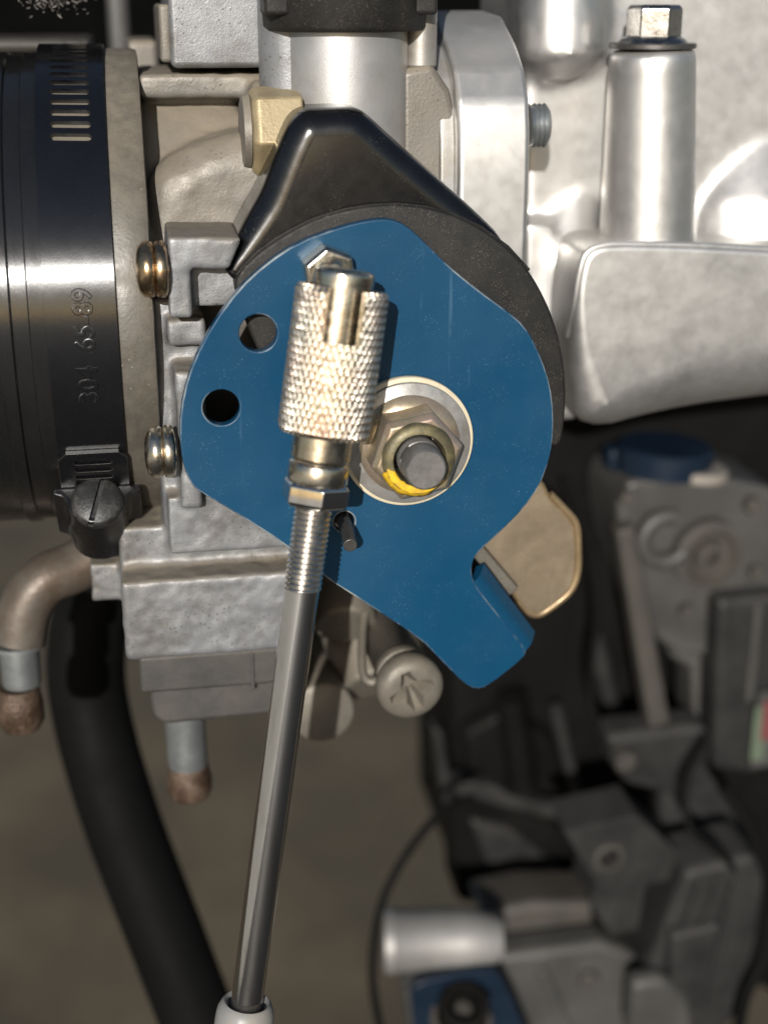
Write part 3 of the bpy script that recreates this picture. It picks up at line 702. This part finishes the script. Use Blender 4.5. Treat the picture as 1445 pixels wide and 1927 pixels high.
# ------------------------------------------------------------------ pipes and hoses
dn = thing('drain_nozzle', 'pale galvanised drain nozzle with rusty bead under the float bowl', 'nozzle', at(352, 1500, 34))
c = at(347, 1340, 34); e = at(354, 1500, 34)
ax = Vector((.02, 0, -1))
Ln = c.z-e.z
obj('nozzle_tube', BM().lathe(c, ax, [(-6, 4.6), (Ln*.62, 4.4)], 36), M['galv'], dn)
obj('nozzle_bead', BM().lathe(c, ax, [(Ln*.60, 4.4), (Ln*.68, 4.7), (Ln*.78, 5.1), (Ln*.9, 5.0), (Ln*.97, 4.4), (Ln*1.0, 3.4)], 36), M['rust'], dn)
fe = thing('elbow_pipe', 'rust stained elbow pipe bending down beneath the intake hose', 'pipe', at(42, 1380, 36))
pth = spline([at(190, 1040, 44), at(140, 1068, 42), at(85, 1092, 40), at(50, 1140, 39), at(37, 1208, 38)], 8)
obj('pipe_bend', BM().tube(pth, 5.6, 28), M['pipe'], fe)
p1 = at(36, 1205, 38); 
obj('pipe_bead', BM().lathe(at(36, 1300, 38), (0, 0, -1), [(-1, 4.2), (0, 4.6), (3, 5.1), (7, 5.1), (9, 4.0)], 32), M['rust'], fe)
obj('pipe_nose', BM().lathe(at(36, 1215, 38), (0, 0, -1), [(-1.2, 5.7), (-.2, 5.75), (.2, 4.3), (9, 4.2)], 32), M['galv'], fe)
tag(obj('rubber_hose', BM().tube(spline([at(190, 1110, 95), at(165, 1200, 92), at(170, 1330, 88), at(225, 1530, 80), at(320, 1780, 70), at(400, 1990, 62)], 8), [10.2]*41, 32), M['hose'], None),
    'thick matt black hose running diagonally down behind the drain nozzle', 'hose')

# ------------------------------------------------------------------ far background, upper left
o = tag(obj('shade_backdrop', BM().box(-420, 160, 190, 196, -30, 220), M['black'], None, bevel=2), 'added black panel painting the deep shade above the intake hose', 'panel')  # black sheet set where there is only deep shade
tag(obj('support_post', boxpx(198, -120, 244, 110, 120, 128), M['bglight'], None, bevel=2), 'blurred pale grey upright post between hose and carburettor top', 'post')
lg = thing('rear_ledge', 'dusty tan ledge seen just above the intake hose', 'ledge', at(90, 90, 90))
obj('ledge_bar', boxpx(-80, 72, 175, 100, 92, 130), M['bgtan'], lg, bevel=1.5)
obj('ledge_block', boxpx(240, 76, 300, 160, 88, 120), M['zincd'], lg, bevel=1.5)
fl = BM()
fc = at(105, 2, 60)
for k in range(700):
    a = random.uniform(0, 6.28); rr = abs(random.gauss(0, 1.0))
    p = fc+Vector((math.cos(a)*rr*4.0+random.uniform(-.6, .6), random.uniform(-2, 2), math.sin(a)*rr*1.9+1.5))
    d = Vector((random.uniform(-1, 1), random.uniform(-1, 1), random.uniform(-1, 1))).normalized()
    e = d.orthogonal().normalized(); s_ = random.uniform(.2, .75)
    fl.b.faces.new([fl.b.verts.new(p+x) for x in (d*s_, e*s_*.3, -d*s_, -e*s_*.3)])
tag(obj('lint_tuft', fl, M['fluff'], None), 'fuzzy grey tuft hanging at the top edge above the hose clamp', 'lint')

# ------------------------------------------------------------------ far background, lower right
eb = thing('engine_block', 'blurred black engine side with ribs and shade-dark wall behind the tan lever', 'engine', at(1000, 1500, 150))
obj('block_shade_wall', poly([(845, 780), (1560, 720), (2200, 720), (2200, 1700), (1500, 1900), (1240, 1760), (850, 1640)], 150, 60), M['bgdark'], eb, bevel=4)  # black engine side, also painting in the shade beneath the manifold
obj('block_foot', poly([(845, 1480), (980, 1500), (1110, 1600), (1130, 1690), (1010, 1720), (860, 1700)], 138, 20), M['bgdark'], eb, bevel=3)
obj('block_ledge', poly([(850, 1470), (930, 1480), (960, 1500), (1080, 1530), (1075, 1550), (950, 1520), (855, 1495)], 136, 8), M['bggrey'], eb, bevel=1)
obj('block_corner', poly([(815, 1370), (835, 1380), (852, 1480), (848, 1540), (832, 1500)], 136, 8), M['bggrey'], eb, bevel=2)
for (x0, y0, x1, y1, w_, m) in ((1045, 1330, 1092, 1530, 26, 'bggrey'), (1120, 1200, 1165, 1390, 34, 'bggrey'), (960, 1310, 985, 1480, 60, 'bgdark')):
    obj('block_rib', BM().tube([at(x0, y0, 140), at(x1, y1, 140)], sz(w_/2, at(x0, y0, 140)), 12), M[m], eb)

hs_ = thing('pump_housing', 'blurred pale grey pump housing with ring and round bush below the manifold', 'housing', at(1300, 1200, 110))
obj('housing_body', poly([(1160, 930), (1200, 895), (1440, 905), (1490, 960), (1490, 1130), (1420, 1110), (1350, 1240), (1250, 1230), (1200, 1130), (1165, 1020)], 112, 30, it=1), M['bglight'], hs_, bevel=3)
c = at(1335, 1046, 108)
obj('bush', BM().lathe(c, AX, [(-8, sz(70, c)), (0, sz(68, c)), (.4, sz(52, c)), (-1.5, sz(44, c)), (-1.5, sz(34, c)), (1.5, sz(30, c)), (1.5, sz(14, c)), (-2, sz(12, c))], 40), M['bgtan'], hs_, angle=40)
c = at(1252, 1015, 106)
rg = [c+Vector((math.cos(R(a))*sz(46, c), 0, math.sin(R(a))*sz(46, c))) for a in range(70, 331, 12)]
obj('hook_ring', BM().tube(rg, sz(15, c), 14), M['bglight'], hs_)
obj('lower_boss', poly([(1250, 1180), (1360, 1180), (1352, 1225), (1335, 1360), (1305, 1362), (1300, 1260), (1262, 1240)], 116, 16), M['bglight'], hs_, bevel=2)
c = at(1268, 862, 112)
bl = obj('cap', BM().lathe((c.x, 120, at(1268, 898, 112).z), (0.05, 0, 1), [(0, 14), (6.5, 14), (7.4, 13.2)], 48), M['bgblue'], hs_, label='dark blue cap')
obj('pale_ring', BM().lathe((at(1335, 905, 104).x, 114, at(1335, 918, 104).z), (.07, 0, 1), [(0, 8.4), (.6, 8.9), (2.6, 8.9), (3.1, 8.2)], 40), M['bgwhite'], bl)
tag(obj('blue_clip', boxpx(1145, 845, 1200, 890, 122, 130), M['bgblue'], None, bevel=2), 'small dark blue clip beside the dark blue cap', 'clip')
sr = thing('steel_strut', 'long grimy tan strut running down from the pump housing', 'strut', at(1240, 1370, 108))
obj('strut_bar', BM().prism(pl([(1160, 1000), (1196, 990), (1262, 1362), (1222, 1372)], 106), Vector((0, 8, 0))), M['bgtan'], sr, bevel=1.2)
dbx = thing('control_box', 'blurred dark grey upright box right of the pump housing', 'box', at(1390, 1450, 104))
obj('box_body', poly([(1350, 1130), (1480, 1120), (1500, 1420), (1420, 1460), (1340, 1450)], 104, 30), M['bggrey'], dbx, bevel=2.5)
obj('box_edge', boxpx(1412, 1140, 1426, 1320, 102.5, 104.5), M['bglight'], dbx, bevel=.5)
lab = thing('paper_label', 'pale label with green and red print at the right edge', 'label', at(1435, 1350, 100))
obj('label_backing', boxpx(1420, 1300, 1500, 1440, 101.0, 101.6), M['bglight'], lab)
M['lgreen'] = mat('green_print', (.085, .11, .075), 0, .6); M['lred'] = mat('red_print', (.13, .035, .035), 0, .6)
obj('green_print', boxpx(1416, 1330, 1440, 1430, 100.6, 100.9), M['lgreen'], lab); obj('red_print', boxpx(1434, 1318, 1500, 1390, 100.3, 100.55), M['lred'], lab)
bk = thing('mounting_bracket', 'blurred black plastic bracket under the tan strut', 'bracket', at(1250, 1480, 104))
obj('bracket_plate', poly([(1140, 1385), (1330, 1365), (1345, 1400), (1320, 1480), (1270, 1500), (1180, 1480), (1150, 1440)], 106, 14), M['bggrey'], bk, bevel=3)
obj('bracket_nut', BM().lathe(at(1175, 1432, 104), AX, [(-3, 3.5), (1, 3.3)], 8), M['bgtan'], bk)
obj('bracket_web', poly([(1240, 1470), (1330, 1440), (1420, 1560), (1400, 1620), (1300, 1640), (1240, 1540)], 114, 12), M['bggrey'], bk, bevel=3)
sn = thing('sensor', 'blurred grey sensor body with round hole above the aluminium cover', 'sensor', at(1160, 1690, 92))
c = at(1150, 1622, 90)
obj('sensor_body', poly([(1062, 1566), (1200, 1535), (1270, 1600), (1285, 1650), (1215, 1665), (1200, 1750), (1150, 1760), (1110, 1700), (1120, 1660)], 92, 18), M['bggrey'], sn, bevel=2.5,
    cut=BM().lathe(c+Vector((0, 8, 0)), AX, [(-2, 3.4), (20, 3.4)], 28))
obj('sensor_eyelet', BM().lathe(c+Vector((0, 2.5, 0)), AX, [(-1, 3.3), (-1, 4.6), (.6, 4.6), (.8, 3.3), (-1, 3.3)], 32, (False, False)), M['bgtan'], sn)
obj('sensor_foot', poly([(1118, 1700), (1205, 1690), (1212, 1770), (1190, 1815), (1150, 1800), (1125, 1760)], 98, 10), M['bgdark'], sn, bevel=2)
cn = thing('cable_connector', 'blurred dark grey ribbed cable connector at the lower right corner', 'connector', at(1300, 1900, 84))
obj('connector_body', poly([(1290, 1640), (1420, 1610), (1450, 1640), (1405, 1900), (1340, 1960), (1185, 1930), (1210, 1850)], 84, 22), M['bggrey'], cn, bevel=3)
for k, (x0, x1) in enumerate(((1322, 1262), (1356, 1300), (1388, 1338))):
    obj('connector_rib', BM().prism(pl([(x0-7, 1660), (x0+7, 1658), (x1+7, 1850), (x1-7, 1850)], 82), Vector((0, 3, 0))), M['bggrey'], cn, bevel=.8)
obj('connector_lock', poly([(1262, 1760), (1360, 1740), (1350, 1800), (1330, 1900), (1260, 1880)], 80, 6), M['bggrey'], cn, bevel=2)
obj('connector_plug', poly([(1190, 1850), (1250, 1840), (1300, 1880), (1310, 1960), (1180, 1960)], 78, 8), M['bglight'], cn, bevel=3)
tag(obj('wiring_cable', BM().tube(spline([at(1360, 1480, 90), at(1420, 1580, 86), at(1448, 1700, 84), at(1440, 1790, 80), at(1400, 1880, 78), at(1380, 1990, 78)], 8), 1.9, 14), M['hose'], None), 'black cable curving past the grey connector at the right edge', 'cable')
tag(obj('thin_cable', BM().tube(spline([at(890, 1500, 110), at(830, 1530, 105), at(770, 1600, 100), at(722, 1690, 96), at(702, 1790, 93), at(705, 1880, 90), at(730, 1990, 88)], 8), 1.25, 12), M['hose'], None), 'thin dark cable arching beside the silver tube', 'cable')
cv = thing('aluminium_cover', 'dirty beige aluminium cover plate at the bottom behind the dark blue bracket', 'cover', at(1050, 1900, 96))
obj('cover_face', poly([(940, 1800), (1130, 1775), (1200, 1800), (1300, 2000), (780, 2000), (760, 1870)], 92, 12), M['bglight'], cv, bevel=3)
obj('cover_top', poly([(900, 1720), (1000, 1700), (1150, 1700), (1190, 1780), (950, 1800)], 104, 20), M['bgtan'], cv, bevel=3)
tb_ = thing('silver_tube', 'short bright silver machined tube near the bottom edge', 'tube', at(840, 1800, 88))
t0 = at(722, 1770, 96); t1 = at(945, 1766, 90)
td = (t1-t0).normalized(); tl = (t1-t0).length
obj('tube_body', BM().lathe(t0, td, [(0, 8.4), (.6, 9.5), (3.2, 9.7), (3.8, 9.2), (tl*.66, 9.2), (tl*.76, 8.8), (tl*.9, 7.6), (tl, 6.0)], 48), M['silver'], tb_, angle=40)
bb2 = thing('blue_bracket', 'dark blue painted bracket under the black bolt at the bottom edge', 'bracket', at(870, 1920, 78))
obj('bracket_plate', poly([(772, 1880), (776, 1856), (815, 1840), (925, 1822), (948, 1840), (1020, 2010), (790, 2010)], 80, 3, it=1), M['bgblue'], bb2, bevel=.8)
bo = thing('black_bolt', 'black socket head bolt on the dark blue bracket', 'bolt', at(866, 1910, 74))
c = at(868, 1912, 76)
nv = Vector((.0, -.45, .9)).normalized()
obj('washer', BM().lathe(c-Vector((0, 0, 1)), nv, [(-1, 9.0), (.2, 9.0)], 36), M['bgtan'], bo)
obj('bolt_head', BM().lathe(c, nv, [(0, 7.4), (7.0, 7.4), (7.7, 6.9), (7.7, 4.9), (4.5, 4.6)], 36), M['bgdark'], bo, angle=40)
obj('bolt_socket', BM().lathe(c, nv, [(4.4, 4.6), (4.6, .3)], 20), M['bgtan'], bo)

# more of the far engine
for (x, y, Y_, r) in ((1180, 935, 110, 2.6), (1415, 950, 110, 2.8), (1290, 1150, 110, 2.4), (1420, 1075, 110, 2.2)):
    c = at(x, y, Y_); obj('housing_bolt', BM().hexa(c, AX, r, -3, 2, .5), M['bgtan'], hs_, bevel=.2)
obj('block_panel', poly([(870, 1380), (960, 1330), (1050, 1400), (1070, 1500), (960, 1490), (880, 1460)], 142, 10), M['bgdark'], eb, bevel=3)
obj('block_panel', poly([(880, 1540), (960, 1560), (1060, 1640), (1040, 1680), (920, 1640)], 136, 6), M['bggrey'], eb, bevel=3)
for k, (pts, lab_) in enumerate((([(1060, 900, 120), (1100, 1010, 116), (1120, 1150, 112), (1110, 1300, 110), (1140, 1420, 104)], 'thin black wire hanging down behind the tan lever'),
                                 ([(1330, 1390, 98), (1290, 1470, 94), (1300, 1560, 88), (1370, 1620, 84), (1400, 1700, 92)], 'thin black wire looping over the mounting bracket'))):
    tag(obj('electric_wire', BM().tube(spline([at(*p) for p in pts], 8), 1.1, 10), M['hose'], None), lab_, 'wire')
obj('cover_bolt', BM().hexa(at(1105, 1840, 92), AX, 3.6, -2, 2.5, .6), M['bgtan'], cv, bevel=.3)
obj('cover_rib', BM().prism(pl([(1010, 1830), (1030, 1825), (1100, 1990), (1075, 1990)], 90), Vector((0, 3, 0))), M['bglight'], cv, bevel=.8)
